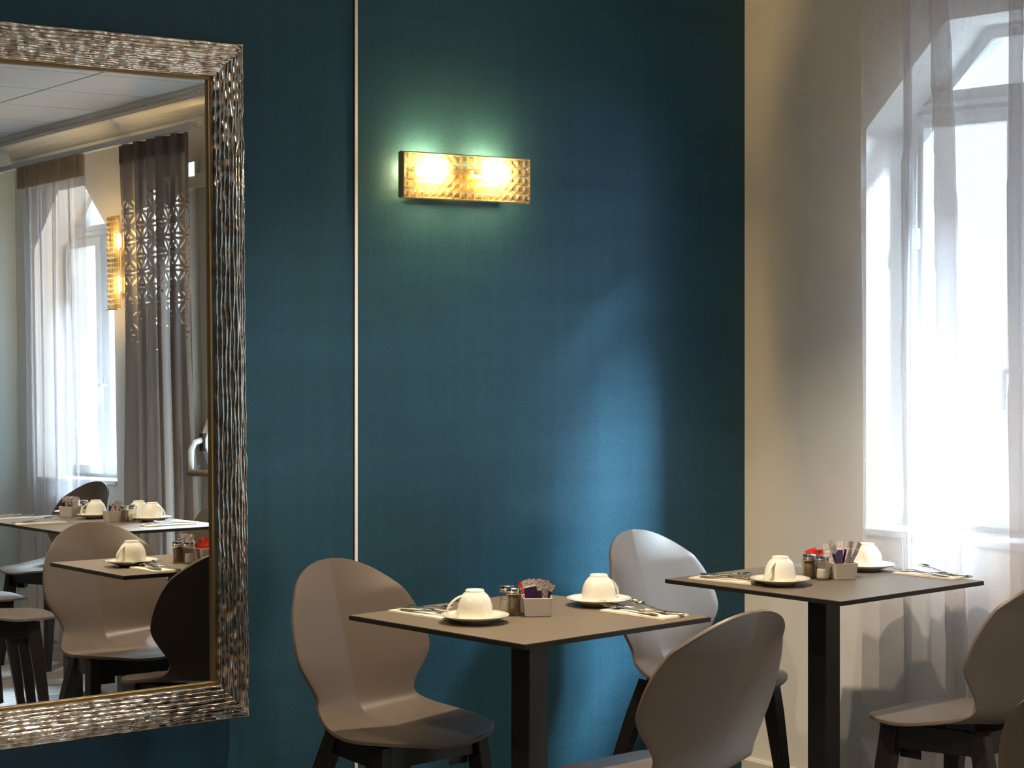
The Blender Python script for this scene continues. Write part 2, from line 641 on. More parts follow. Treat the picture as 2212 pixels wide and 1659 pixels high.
# cornice along the window wall
m = MB()
prof = [(WX, 2.48), (WX - 0.012, 2.48), (WX - 0.016, 2.492), (WX - 0.02, 2.50)]
for k in range(9):
    a = k / 8 * PI / 2
    prof.append((WX - 0.02 - 0.082 * (1 - math.cos(a)), 2.50 + 0.07 * math.sin(a)))
prof += [(WX - 0.107, 2.575), (WX - 0.12, 2.577), (WX - 0.150, 2.583), (WX - 0.155, 2.59), (WX - 0.17, 2.59), (WX - 0.174, 2.601), (WX, 2.601)]
m.prism(prof, 'y', YE, WY)
corn = struct('trim_1', m, ['white_paint'], label='white moulded cornice with a ribbed band')
rm = MB()
rm.tube([(0, -0.012, 0), (0.014, -0.004, 0.004), (0.030, 0.006, 0.007), (0.042, 0.012, 0.009)], [0.004, 0.008, 0.008, 0.004], seg=6)
rib_me = rm.mesh('rib', ['white_paint'])
k = 0
yy = YE + 0.06
while yy < -2.9:
    obj('rib', rib_me, corn, (WX - 0.150, yy, 2.577))
    yy += 0.05

# baseboard on the window wall, wallpaper edge strip
m = MB()
m.prism([(WX, 0), (WX - 0.014, 0), (WX - 0.014, 0.058), (WX - 0.006, 0.066), (WX, 0.067)], 'y', DR[1] + 0.02, WY)
m.prism([(WX, 0), (WX - 0.014, 0), (WX - 0.014, 0.058), (WX - 0.006, 0.066), (WX, 0.067)], 'y', YE, DR[0] - 0.02)
struct('baseboard_right', m, ['white_paint'], label='painted baseboard along the window wall')
m = MB(); m.box(3.031, 3.0395, WY - 0.005, WY + 0.001, 0, ZC)
m.box(3.0285, 3.031, WY - 0.0015, WY + 0.001, 0, ZC, 1)  # black strip stands for the shadow line in the gap beside it
struct('trim_2', m, ['strip_metal', 'black_core'], label='thin pale vertical strip on the blue wall')

# windows -------------------------------------------------------------------
def window(name, y0, y1, label):
    x0, x1 = WX + 0.18, WX + 0.235
    m = MB()
    F = 0.038
    c0, c1 = CH
    # outer frame follows the cut corners
    def ring(o_, i_, xa, xb):
        n = len(o_)
        for k in range(n):
            k2 = (k + 1) % n
            q = [o_[k], o_[k2], i_[k2], i_[k]]
            m.prism(q, 'x', xa, xb)
    out = [(y0, ZS), (y1, ZS), (y1, ZT - c1), (y1 - c0, ZT), (y0 + c0, ZT), (y0, ZT - c1)]
    d = F
    inn = [(y0 + d, ZS + d), (y1 - d, ZS + d), (y1 - d, ZT - c1 - d * 0.35), (y1 - c0 - d * 0.4, ZT - d), (y0 + c0 + d * 0.4, ZT - d), (y0 + d, ZT - c1 - d * 0.35)]
    ring(out, inn, x0, x1)
    root = struct(name, m, ['window_white'], label=label)
    zt = 2.06
    m = MB(); m.box(x0 - 0.012, x1, y0 + d, y1 - d, zt, zt + 0.065)
    m.box(x0 - 0.02, x0 - 0.01, y0 + d, y1 - d, zt + 0.015, zt + 0.03)
    obj('transom', m.mesh('transom', ['window_white'], bevel=0.003), root)
    ym = (y0 + y1) / 2
    m = MB(); m.box(x0 - 0.005, x1, ym - 0.03, ym + 0.03, ZS + d, zt)
    obj('mullion', m.mesh('mullion', ['window_white'], bevel=0.003), root)
    for (a, b, side) in ((y0 + d, ym - 0.03, 1), (ym + 0.03, y1 - d, -1)):
        m = MB()
        s = 0.042
        ring([(a, ZS + d), (b, ZS + d), (b, zt), (a, zt)], [(a + s, ZS + d + s), (b - s, ZS + d + s), (b - s, zt - s), (a + s, zt - s)], x0 - 0.018, x0 + 0.03)
        sash = obj('sash', m.mesh('sash', ['window_white']), root)
        m = MB(); m.box(x0 + 0.004, x0 + 0.010, a + s, b - s, ZS + d + s, zt - s)
        obj('pane', m.mesh('pane', ['clear_glass']), sash)
        m = MB()
        yh = b - 0.025 if side == 1 else a + 0.025
        m.tube([(x0 - 0.02, yh, 1.30), (x0 - 0.05, yh, 1.30), (x0 - 0.055, yh, 1.29), (x0 - 0.055, yh, 1.19)], 0.008, seg=8)
        obj('handle', m.mesh('handle', ['window_white']), sash)
        # surface bolt rod on the outer stile
        m = MB()
        yb = a + 0.022 if side == 1 else b - 0.022
        m.tube([(x0 - 0.026, yb, ZS + 0.12), (x0 - 0.026, yb, zt - 0.06)], 0.006, seg=8)
        m.box(x0 - 0.034, x0 - 0.018, yb - 0.012, yb + 0.012, 1.66, 1.72)
        m.box(x0 - 0.034, x0 - 0.018, yb - 0.012, yb + 0.012, 1.10, 1.16)
        obj('bolt_rod', m.mesh('bolt_rod', ['window_white']), sash)
    m = MB()
    m.prism([(y0 + c0 * 0.85, zt + 0.065), (y1 - c0 * 0.85, zt + 0.065), (y1 - c0 * 0.9, ZT - d), (y0 + c0 * 0.9, ZT - d)], 'x', x0 + 0.004, x0 + 0.010)
    m.prism([(y0 + d, zt + 0.065), (y0 + c0 * 0.85, zt + 0.065), (y0 + c0 * 0.9, ZT - d)], 'x', x0 + 0.004, x0 + 0.010)
    m.prism([(y1 - d, zt + 0.065), (y1 - c0 * 0.9, ZT - d), (y1 - c0 * 0.85, zt + 0.065)], 'x', x0 + 0.004, x0 + 0.010)
    obj('pane', m.mesh('pane', ['clear_glass']), root)
    m = MB(); m.box(WX - 0.012, x0, y0, y1, ZS, ZS + 0.022)
    obj('sill', m.mesh('sill', ['window_white'], bevel=0.004), root)
    # sky light enters here
    pl = bpy.data.lights.new(name + '_portal', 'AREA')
    pl.shape = 'RECTANGLE'
    pl.size = ZT - ZS
    pl.size_y = y1 - y0
    pl.cycles.is_portal = True
    po = bpy.data.objects.new(name + '_portal', pl)
    COL.objects.link(po)
    po.location = (x1 + 0.05, (y0 + y1) / 2, (ZS + ZT) / 2)
    po.rotation_euler = (0, PI / 2, 0)
    po.parent = root
window('window_1', W1[0], W1[1], 'white framed window with cut upper corners behind the sheer curtain')
window('window_2', W2[0], W2[1], 'white framed window with cut upper corners reflected in the mirror')

def side_light():
    y0, y1 = W3
    x0, x1 = WX + 0.14, WX + 0.19
    d = 0.045
    m = MB()
    m.box(x0, x1, y0, y0 + d, Z3[0], Z3[1]); m.box(x0, x1, y1 - d, y1, Z3[0], Z3[1])
    m.box(x0, x1, y0 + d, y1 - d, Z3[0], Z3[0] + d); m.box(x0, x1, y0 + d, y1 - d, Z3[1] - d, Z3[1])
    root = struct('window_3', m, ['window_white'], label='narrow glazed side light behind the cut-out drape')
    m = MB(); m.box(x0 + 0.02, x0 + 0.026, y0 + d, y1 - d, Z3[0] + d, Z3[1] - d)
    obj('pane', m.mesh('pane', ['clear_glass']), root)
    pl = bpy.data.lights.new('side_portal', 'AREA')
    pl.shape = 'RECTANGLE'; pl.size = Z3[1] - Z3[0]; pl.size_y = y1 - y0
    pl.cycles.is_portal = True
    po = bpy.data.objects.new('side_portal', pl)
    COL.objects.link(po)
    po.location = (x1 + 0.05, (y0 + y1) / 2, (Z3[0] + Z3[1]) / 2)
    po.rotation_euler = (0, PI / 2, 0)
    po.parent = root
side_light()

# door with a push bar, seen in the mirror ------------------------------------
def door():
    m = MB()
    y0, y1 = DR
    m.box(WX - 0.02, WX + 0.12, y0 - 0.07, y0 + 0.015, 0, ZD + 0.05)
    m.box(WX - 0.02, WX + 0.12, y1 - 0.015, y1 + 0.07, 0, ZD + 0.05)
    m.box(WX - 0.02, WX + 0.12, y0 + 0.015, y1 - 0.015, ZD - 0.015, ZD + 0.05)
    root = struct('door_1', m, ['white_paint'], label='pale glazed door with a push bar reflected in the mirror')
    a, b = y0 + 0.02, y1 - 0.02
    s = 0.105
    m = MB()
    xa, xb = WX + 0.02, WX + 0.07
    m.box(xa, xb, a, a + s, 0.01, ZD - 0.02); m.box(xa, xb, b - s, b, 0.01, ZD - 0.02)
    m.box(xa, xb, a + s, b - s, 0.01, 0.30); m.box(xa, xb, a + s, b - s, ZD - 0.02 - s, ZD - 0.02)
    leaf = obj('leaf', m.mesh('leaf', ['white_paint']), root)
    m = MB(); m.box(WX + 0.042, WX + 0.048, a + s, b - s, 0.30, ZD - 0.02 - s)
    obj('pane', m.mesh('pane', ['clear_glass']), leaf)
    m = MB()
    for (p, q) in ((a + s - 0.014, a + s), (b - s, b - s + 0.014)):
        m.box(WX + 0.010, WX + 0.022, p, q, 0.29, ZD - s)
    m.box(WX + 0.010, WX + 0.022, a + s, b - s, ZD - 0.02 - s, ZD - s - 0.006)
    obj('glazing_bead', m.mesh('glazing_bead', ['window_white']), leaf)
    # panic bar: two cases, swing arms, horizontal tube
    bar = None
    for yc, sgn in ((a + 0.11, 1), (b - 0.11, -1)):
        m = MB()
        xs = WX + 0.02
        m.prism([(xs, 0.925), (xs - 0.025, 0.93), (xs - 0.058, 1.005), (xs - 0.058, 1.045), (xs - 0.025, 1.13), (xs, 1.135)], 'y', yc - 0.025, yc + 0.025)
        case = obj('bar_case', m.mesh('bar_case', ['window_white'], bevel=0.004), leaf)
        m = MB(); m.box(xs - 0.066, xs - 0.05, yc - 0.018, yc + 0.018, 0.99, 1.07)
        obj('slot', m.mesh('slot', ['black_rubber']), case)
        m = MB()
        m.tube([(xs - 0.06, yc, 1.04), (xs - 0.10, yc, 1.03), (xs - 0.118, yc, 0.995), (xs - 0.120, yc, 0.90)], [0.013, 0.014, 0.014, 0.013], seg=10)
        obj('arm', m.mesh('arm', ['window_white']), case)
    m = MB(); m.tube([(xs - 0.118, a + 0.095, 0.895), (xs - 0.118, b - 0.095, 0.895)], 0.0155, seg=14)
    obj('push_bar', m.mesh('push_bar', ['brown_anodised']), leaf)
    pl = bpy.data.lights.new('door_portal', 'AREA')
    pl.shape = 'RECTANGLE'; pl.size = ZD; pl.size_y = y1 - y0
    pl.cycles.is_portal = True
    po = bpy.data.objects.new('door_portal', pl)
    COL.objects.link(po)
    po.location = (WX + 0.25, (y0 + y1) / 2, ZD / 2)
    po.rotation_euler = (0, PI / 2, 0)
    po.parent = root
door()

# ------------------------------------------------------------------ ceiling downlights
def downlight(x, y, k, beam):
    t = thing('downlight', 'round white recessed ceiling downlight with a warm lens', 'light', (x, y, ZC), 0, 'recessed ceiling downlights')
    def ring():
        m = MB()
        m.lathe([(0.034, 0.0), (0.036, -0.006), (0.050, -0.004), (0.052, 0.0), (0.034, 0.0)], 28)
        return m.mesh('ring', ['white_paint'])
    obj('ring', cached('dl_ring', ring), t)
    def lens():
        m = MB()
        m.lathe([(0.0001, -0.001), (0.034, -0.001), (0.034, 0.0)], 24)
        return m.mesh('lens', ['downlight_lens'])
    obj('lens', cached('dl_lens', lens), t)
    L = bpy.data.lights.new('downlight_spot', 'SPOT')
    L.energy = SPOT_POWER * k
    L.color = WARM
    L.spot_size = math.radians(beam)
    L.spot_blend = 0.65
    L.shadow_soft_size = 0.03
    lo = bpy.data.objects.new('downlight_spot', L)
    COL.objects.link(lo)
    lo.location = (0, 0, -0.035)
    lo.parent = t
for (x, y, k, beam) in DOWNLIGHTS:
    downlight(x, y, k, beam)

# ------------------------------------------------------------------ mirror
def mirror():
    lean = 0.018
    zb, zt = 0.419, 2.162
    xl, xr = 1.46, 2.664
    zc = 1.372
    root = thing('wall_mirror', 'tall mirror in a wide ridged champagne metal frame on the blue wall', 'mirror', ((xl + xr) / 2, (zb - zc) * lean, zb), 0)
    root.rotation_euler = (-lean, 0, 0)
    hw, H = (xr - xl) / 2, zt - zb
    fw = 0.094
    m = MB(); m.box(-hw + fw - 0.008, hw - fw + 0.008, 0.0, 0.004, fw - 0.008, H - fw + 0.008)
    obj('mirror_glass', m.mesh('mirror_glass', ['mirror_glass']), root)
    m = MB(); m.box(-hw + 0.01, hw - 0.01, 0.0045, 0.012, 0.01, H - 0.01)
    obj('backing', m.mesh('backing', ['black_core']), root)
    NR = 9
    rng = random.Random(3)
    ph = [[(rng.uniform(0, 6.3), rng.uniform(0.8, 1.2)) for _ in range(6)] for _ in range(NR)]
    def base(t):
        u = t / fw
        return 0.010 + 0.020 * math.sin(min(1, u * 2.1) * PI / 2) - 0.016 * max(0, u - 0.42) / 0.58
    def ridge(t, s, off):
        p = t / fw * NR
        k = min(NR - 1, int(p))
        nz = noise.noise(Vector((s * 6.0 + off, k * 7.3, 0.0)))
        nz2 = noise.noise(Vector((s * 17.0 + off, k * 3.1, 5.0)))
        nz3 = noise.noise(Vector((s * 44.0 + off, k * 5.1, 9.0)))
        x = p - k - 0.5 + 0.12 * nz2
        w = 0.5 + 0.08 * nz
        b = max(0.0, 1 - (x / w) ** 2) ** 0.5
        return 0.0095 * b * (0.85 + 0.35 * nz + 0.45 * nz2 + 0.2 * nz3) + 0.0006 * nz3
    NT = NR * 6
    def side(fn, L, off, ns):
        m = MB()
        rows = []
        for j in range(NT + 1):
            t = fw * j / NT
            row = []
            for i in range(ns + 1):
                s = t + (L - 2 * t) * i / ns
                h = base(t) + ridge(t, s, off)
                if j == NT or j == 0:
                    h = base(t) * 0.6
                row.append(fn(s, t, -h))
            rows.append(row)
        # outer and inner skirts
        first = [(p[0], 0.006, p[2]) for p in rows[0]]
        last = [(p[0], 0.001, p[2]) for p in rows[-1]]
        m.grid([first] + rows + [last])
        return m.mesh('frame_side', ['champagne_frame'], recalc=False)
    Lx, Lz = 2 * hw, H
    obj('frame_side', side(lambda s, t, y: (-hw + s, y, H - t), Lx, 0.0, 420), root)
    obj('frame_side', side(lambda s, t, y: (hw - s, y, t), Lx, 31.0, 420), root)
    obj('frame_side', side(lambda s, t, y: (hw - t, y, H - s), Lz, 57.0, 620), root)
    obj('frame_side', side(lambda s, t, y: (-hw + t, y, s), Lz, 83.0, 620), root)
    m = MB()
    a = fw - 0.001; b = fw + 0.007
    for (x0, x1, z0, z1) in ((-hw + a, hw - a, H - b, H - a), (-hw + a, hw - a, a, b), (-hw + a, -hw + b, b, H - b), (hw - b, hw - a, b, H - b)):
        m.box(x0, x1, -0.010, 0.0, z0, z1)
    obj('inner_lip', m.mesh('inner_lip', ['gilt_lip'], bevel=0.001, bseg=1), root)
mirror()

# ------------------------------------------------------------------ crystal wall lamp
def wall_lamp(label, loc, rot):
    """local: x along the length, z height, -y away from the wall (wall at y=0)"""
    t = thing('wall_lamp', label, 'lamp', loc)
    t.rotation_euler = rot
    L, Hh, yp = 0.446, 0.1235, -0.064
    m = MB(); m.box(-0.15, 0.15, -0.024, 0.0, -0.036, 0.028)
    obj('wall_box', m.mesh('wall_box', ['brass_metal'], bevel=0.003), t)
    m = MB()
    m.box(-L / 2 - 0.004, -L / 2, yp - 0.017, yp + 0.006, -Hh / 2, Hh / 2)
    m.box(L / 2, L / 2 + 0.0015, yp - 0.004, yp + 0.006, -Hh / 2, Hh / 2)
    m.box(-L / 2, L / 2, yp - 0.001, yp + 0.006, -Hh / 2 - 0.003, -Hh / 2)
    m.box(-L / 2, L / 2, yp - 0.001, yp + 0.004, Hh / 2, Hh / 2 + 0.003)
    obj('frame', m.mesh('frame', ['bronze_plate']), t)
    nc, nr = 18, 5
    cw, ch = L / nc, Hh / nr
    def crystal():
        m = MB()
        a, b = cw / 2 * 0.97, ch / 2 * 0.97
        k = 0.38
        vs = [(-a, 0, -b), (a, 0, -b), (a, 0, b), (-a, 0, b), (-a * k, -0.012, -b * k), (a * k, -0.012, -b * k), (a * k, -0.012, b * k), (-a * k, -0.012, b * k), (0, 0.006, 0)]
        m.add(vs, [(0, 1, 5, 4), (1, 2, 6, 5), (2, 3, 7, 6), (3, 0, 4, 7), (4, 5, 6, 7), (1, 0, 8), (2, 1, 8), (3, 2, 8), (0, 3, 8)])
        return m.mesh('crystal', ['lamp_crystal'])
    cm = cached('crystal', crystal)
    for i in range(nc):
        for j in range(nr):
            obj('crystal', cm, t, (-L / 2 + cw * (i + 0.5), yp, -Hh / 2 + ch * (j + 0.5)))
    for s in (-1, 1):
        m = MB()
        xc = s * 0.105
        m.lathe([(0.0001, -0.038), (0.006, -0.036), (0.0095, -0.028), (0.0095, 0.028), (0.006, 0.036), (0.0001, 0.038)], 14)
        b = obj('bulb', m.mesh('bulb', ['lamp_bulb']), t, (xc, -0.046, 0.020), (0, PI / 2, 0))
        m = MB(); m.lathe([(0.0001, -0.012), (0.008, -0.012), (0.008, 0.008), (0.0001, 0.008)], 12)
        obj('socket', m.mesh('socket', ['brass_metal']), t, (xc - s * 0.05, -0.046, 0.020), (0, PI / 2, 0))
wall_lamp('lit rectangular crystal wall lamp on the blue wall', (3.364, WY, 1.8435), (0, 0, 0))
wall_lamp('lit crystal wall lamp mounted upright by the drape, seen in the mirror', (WX, -4.262, 1.885), (0, -PI / 2, -PI / 2))

# ------------------------------------------------------------------ chairs
def catmull(pts, n):
    P = [(2 * pts[0][0] - pts[1][0], 2 * pts[0][1] - pts[1][1])] + list(pts) + [(2 * pts[-1][0] - pts[-2][0], 2 * pts[-1][1] - pts[-2][1])]
    out = []
    mseg = len(pts) - 1
    for i in range(mseg):
        for q in range(n // mseg):
            t = q / (n // mseg)
            a, b, c, d = P[i:i + 4]
            out.append(tuple(0.5 * (2 * b[k] + (-a[k] + c[k]) * t + (2 * a[k] - 5 * b[k] + 4 * c[k] - d[k]) * t * t + (-a[k] + 3 * b[k] - 3 * c[k] + d[k]) * t ** 3) for k in (0, 1)))
    out.append(tuple(pts[-1]))
    return out

def shell_mesh():
    ws, ww, wb, zw, zt, vt, vf, al = 0.212, 0.152, 0.209, 0.603, 0.839, -0.114, 0.390, 0.30
    zs = 0.455
    hb = zt - zs - 0.055
    ctl = [(vf, zs - 0.012), (vf - 0.035, zs), (vf - 0.11, zs + 0.004), (0.2, zs), (0.11, zs - 0.003), (0.055, zs + 0.003), (0.02, zs + 0.02), (-0.003, zs + 0.055),
           (-0.003 + vt * 0.25, zs + 0.055 + hb * 0.25), (-0.003 + vt * 0.6, zs + 0.055 + hb * 0.6), (vt, zt)]
    c = catmull(ctl, 800)
    arc = [0.0]
    for i in range(1, len(c)):
        arc.append(arc[-1] + math.dist(c[i], c[i - 1]))
    tot = arc[-1]
    def arc_at(test):
        return arc[min(range(len(c)), key=test)]
    aw = arc_at(lambda i: abs(c[i][1] - zs - 0.04) + (9 if c[i][0] > 0.1 else 0))
    ab = arc_at(lambda i: abs(c[i][1] - zw) + (9 if c[i][0] > 0.1 else 0))
    a_s = arc_at(lambda i: abs(c[i][0] - 0.20) + (9 if c[i][1] > zs + 0.04 else 0))
    def width(a):
        if a <= a_s:
            k = (a_s - a) / a_s
            return ws * math.sqrt(max(0, 1 - k ** 2.3))
        if a <= aw:
            k = (a - a_s) / (aw - a_s); k = k * k * (3 - 2 * k)
            return ws + (ww - ws) * k
        if a <= ab:
            k = (a - aw) / (ab - aw); k = k * k * (3 - 2 * k)
            return ww + (wb - ww) * k
        k = (a - ab) / (tot - ab)
        return wb * math.sqrt(max(0, 1 - k ** 2.1))
    NS, NU = 72, 24
    import bisect
    verts, sharp_rows = [], []
    for i in range(NS + 1):
        q = i / NS
        q = 0.5 - 0.5 * math.cos(PI * q)
        q = 0.55 * q + 0.45 * i / NS if 0.06 < i / NS < 0.94 else q * 0.55 + 0.45 * i / NS
        a = min(max(q * tot, 0.0004), tot - 0.0004)
        k = min(len(c) - 2, max(0, bisect.bisect(arc, a) - 1))
        f = (a - arc[k]) / max(1e-9, arc[k + 1] - arc[k])
        p = (c[k][0] + (c[k + 1][0] - c[k][0]) * f, c[k][1] + (c[k + 1][1] - c[k][1]) * f)
        k0, k1 = max(0, k - 2), min(len(c) - 1, k + 3)
        T = Vector((c[k1][0] - c[k0][0], c[k1][1] - c[k0][1])).normalized()
        nrm = (T.y, -T.x)
        kk = min(1, max(0, (a - a_s * 0.6) / (ab - a_s * 0.6)))
        A = math.tan(al) * kk * kk * (3 - 2 * kk)
        top = min(1, max(0, (tot - a) / 0.10))
        A *= 0.35 + 0.65 * top
        w = width(a)
        sharp_rows.append(kk > 0.10 and (tot - a) > 0.05)
        for j in range(NU + 1):
            u = -1 + 2 * j / NU
            t = u * w
            off = A * (abs(t) + 0.6 * t * t)
            verts.append((t, p[0] + nrm[0] * off, p[1] + nrm[1] * off))
    faces = []
    nc = NU + 1
    for i in range(NS):
        for j in range(NU):
            faces.append((i * nc + j, i * nc + j + 1, (i + 1) * nc + j + 1, (i + 1) * nc + j))
    me = bpy.data.meshes.new('seat_shell')
    me.from_pydata(verts, [], faces)
    me.materials.append(MATS['taupe_plastic'])
    me.polygons.foreach_set('use_smooth', [True] * len(faces))
    bm = bmesh.new()
    bm.from_mesh(me)
    bmesh.ops.recalc_face_normals(bm, faces=bm.faces)
    bm.normal_update()
    # front side of the back must point forward
    if sum(f.normal.z for f in bm.faces if f.calc_center_median().z < 0.47) < 0:
        bmesh.ops.reverse_faces(bm, faces=bm.faces)
    bm.verts.ensure_lookup_table()
    for i in range(NS):
        if sharp_rows[i] and sharp_rows[i + 1]:
            e = bm.edges.get((bm.verts[i * nc + NU // 2], bm.verts[(i + 1) * nc + NU // 2]))
            if e:
                e.smooth = False
    # thickness
    bm.normal_update()
    src = [v.co.copy() for v in bm.verts]
    nor = [v.normal.copy() for v in bm.verts]
    top_faces = list(bm.faces)
    th = 0.0085
    lower = [bm.verts.new(src[k] - nor[k] * th) for k in range(len(src))]
    bm.verts.ensure_lookup_table()
    for f in top_faces:
        nf = bm.faces.new([lower[v.index] for v in reversed(f.verts)])
        nf.smooth = True
    for i in range(NS):
        if sharp_rows[i] and sharp_rows[i + 1]:
            e = bm.edges.get((lower[i * nc + NU // 2], lower[(i + 1) * nc + NU // 2]))
            if e:
                e.smooth = False
    bound = [e for e in bm.edges if len(e.link_faces) == 1 and e.verts[0].index < len(src) and e.verts[1].index < len(src)]
    for e in bound:
        a, b = e.verts
        try:
            # rounded rim: one extra bulged row
            f = bm.faces.new((a, b, lower[b.index], lower[a.index]))
            f.smooth = True
        except ValueError:
            pass
    bmesh.ops.recalc_face_normals(bm, faces=bm.faces)
    rim = [e for e in bm.edges if len(e.link_faces) == 2 and e.calc_face_angle(0) > 1.0 and e.smooth]
    bmesh.ops.bevel(bm, geom=rim, offset=0.0028, segments=2, profile=0.5, affect='EDGES', clamp_overlap=True)
    bm.to_mesh(me)
    bm.free()
    me.update()
    return me

def leg_mesh(tx, ty, bx, by, name):
    m = MB()
    zt_ = 0.445
    a, b = 0.025, 0.0155
    def ringp(cx, cy, r1, r2, z):
        return [(cx - r1, cy - r2, z), (cx + r1, cy - r2, z), (cx + r1, cy + r2, z), (cx - r1, cy + r2, z)]
    rows = [ringp(tx, ty, 0.018, 0.024, zt_ - 0.004), ringp(tx + (bx - tx) * 0.22, ty + (by - ty) * 0.22, 0.018, 0.024, zt_ * 0.78), ringp(bx, by, 0.0125, 0.0135, 0.0)]
    m.grid(rows, close=True, smooth=False)
    m.add(rows[0], [(0, 1, 2, 3)]); m.add(rows[2], [(3, 2, 1, 0)])
    return m.mesh('leg', ['dark_wood'], weld=0.0001, bevel=0.003)

def chair(label, x, y, yaw, group='taupe shell chairs'):
    t = thing('dining_chair', label, 'chair', (x, y, 0), yaw, group)
    obj('seat_shell', cached('shell', shell_mesh), t)
    for i, (tx, ty, bx, by) in enumerate(((-0.150, 0.275, -0.185, 0.325), (0.150, 0.275, 0.185, 0.325), (-0.108, 0.055, -0.185, -0.085), (0.108, 0.055, 0.185, -0.085))):
        obj('leg', cached('leg%d' % i, lambda: leg_mesh(tx, ty, bx, by, i)), t)
    def apron():
        m = MB()
        m.box(-0.145, 0.145, 0.266, 0.288, 0.385, 0.446)
        m.box(-0.108, 0.108, 0.044, 0.066, 0.385, 0.440)
        for s in (-1, 1):
            x0, x1 = s * 0.150, s * 0.128
            vs = []
            for (yy_, xx_) in ((0.055, 0.108), (0.275, 0.150)):
                for dx in (-0.011, 0.011):
                    for zz in (0.385, 0.444):
                        vs.append((s * xx_ + dx, yy_, zz))
            m.add(vs, [(0, 2, 3, 1), (4, 5, 7, 6), (0, 1, 5, 4), (2, 6, 7, 3), (0, 4, 6, 2), (1, 3, 7, 5)])
            # corner brackets
            m.prism([(s * 0.135, 0.262), (s * 0.135, 0.200), (s * 0.075, 0.262)], 'z', 0.36, 0.43)
        return m.mesh('seat_frame', ['dark_wood'])
    obj('seat_frame', cached('apron', apron), t)
    return t

chair('taupe shell chair against the blue wall, beside the mirror, facing the camera', 2.793, -0.341, 3.234)
chair('taupe shell chair against the blue wall between the two tables, facing the camera', 3.877, -0.269, 3.234)
chair('taupe shell chair with its back to the camera, in front of the left table', 2.972, -1.45, 0.065)
chair('taupe shell chair with its back to the camera, by the curtain at the right edge', 4.011, -1.436, 0.137)
chair('dark near chair cut off by the lower right corner of the photo', 2.882, -2.509, -1.289)
chair('taupe chair whose seat tip shows at the lower left edge of the mirror', 3.075, -3.204, -1.396)
chair('taupe chair under the window, its pointed seat lit blue in the mirror', 4.25, -4.28, 1.38)
chair('taupe chair whose back is cut by the mirror frame beside the door', 4.22, -2.89, 1.5)

# ------------------------------------------------------------------ tables
def table(label, x, y, rot):
    t = thing('cafe_table', label, 'table', (x, y, 0), rot, 'square cafe tables')
    def top():
        m = MB()
        s, r = 0.300, 0.004
        m.box(-s, s, -s, s, 0.7385, 0.7485)
        m.box(-s + 0.0012, s - 0.0012, -s + 0.0012, s - 0.0012, 0.7485, 0.75, 1)
        return m.mesh('tabletop', ['black_core', 'taupe_laminate'])
    obj('tabletop', cached('ttop', top), t)
    def col():
        m = MB(); m.box(-0.031, 0.031, -0.031, 0.031, 0.01, 0.734)
        return m.mesh('column', ['black_metal'], bevel=0.003)
    obj('column', cached('tcol', col), t)
    def plate():
        m = MB(); m.box(-0.14, 0.14, -0.14, 0.14, 0.731, 0.7385)
        return m.mesh('top_plate', ['black_metal'], bevel=0.002)
    obj('top_plate', cached('tplate', plate), t)
    def base():
        m = MB(); m.box(-0.18, 0.18, -0.18, 0.18, 0.0, 0.012)
        return m.mesh('base_plate', ['black_metal'], bevel=0.003)
    obj('base_plate', cached('tbase', base), t)
    return t
T1 = (2.935, -0.856, 0.094)
T2 = (3.974, -0.812, 0.075)
T4 = (3.585, -2.50, 0.10)
T5 = (3.648, -3.105, 0.10)
table('square taupe table set for two, in front of the blue wall near the mirror', *T1)
table('square taupe table set for two, beside the sheer curtain', *T2)
table('square taupe table seen only in the mirror, nearer of the joined pair', *T4)
table('square taupe table seen only in the mirror, farther of the joined pair', *T5)

# ------------------------------------------------------------------ crockery
TZ = 0.75
def saucer_me():
    m = MB()
    m.lathe([(0.0001, 0.0035), (0.034, 0.0035), (0.0345, 0.0), (0.0385, 0.0), (0.040, 0.004), (0.056, 0.0085), (0.070, 0.0135), (0.0785, 0.0172),
             (0.0797, 0.0186), (0.0783, 0.0193), (0.069, 0.0160), (0.055, 0.0112), (0.043, 0.0082), (0.030, 0.0075), (0.0001, 0.0072)], 64)
    return m.mesh('saucer', ['porcelain'])

CUPH = 0.067
def cup_body_me():
    # upside down: rim at z=0, foot ring on top
    m = MB()
    prof = [(0.0400, 0.0008), (0.0412, 0.0), (0.0424, 0.0010), (0.0426, 0.008), (0.0420, 0.020), (0.0402, 0.033), (0.0368, 0.044), (0.0318, 0.0525), (0.0262, 0.0585), (0.0226, 0.0612),
            (0.0220, 0.0640), (0.0214, 0.0668), (0.0200, 0.0670), (0.0192, 0.0655), (0.0185, 0.0625), (0.0001, 0.0622)]
    m.lathe(prof, 56)
    inner = [(0.0400, 0.0008), (0.0398, 0.020), (0.0378, 0.033), (0.0340, 0.044), (0.0290, 0.0515), (0.0, 0.057)]
    m.lathe([(max(r, 0.0001), z) for r, z in inner], 56)
    return m.mesh('cup_body', ['porcelain'], weld=0.00002)

def cup_handle_me():
    m = MB()
    pts = []
    ctl = [(0.0300, 0.0530), (0.0400, 0.0495), (0.0520, 0.0420), (0.0625, 0.0300), (0.0660, 0.0190), (0.0635, 0.0105), (0.0560, 0.0065), (0.0475, 0.0085), (0.0410, 0.0150)]
    cv = catmull(ctl, 48)
    n = len(cv)
    m.tube([(p[0], 0, p[1]) for p in cv], [0.0048 - 0.0008 * math.sin(PI * i / (n - 1)) for i in range(n)], seg=12, flat=0.62)
    return m.mesh('handle', ['porcelain'])

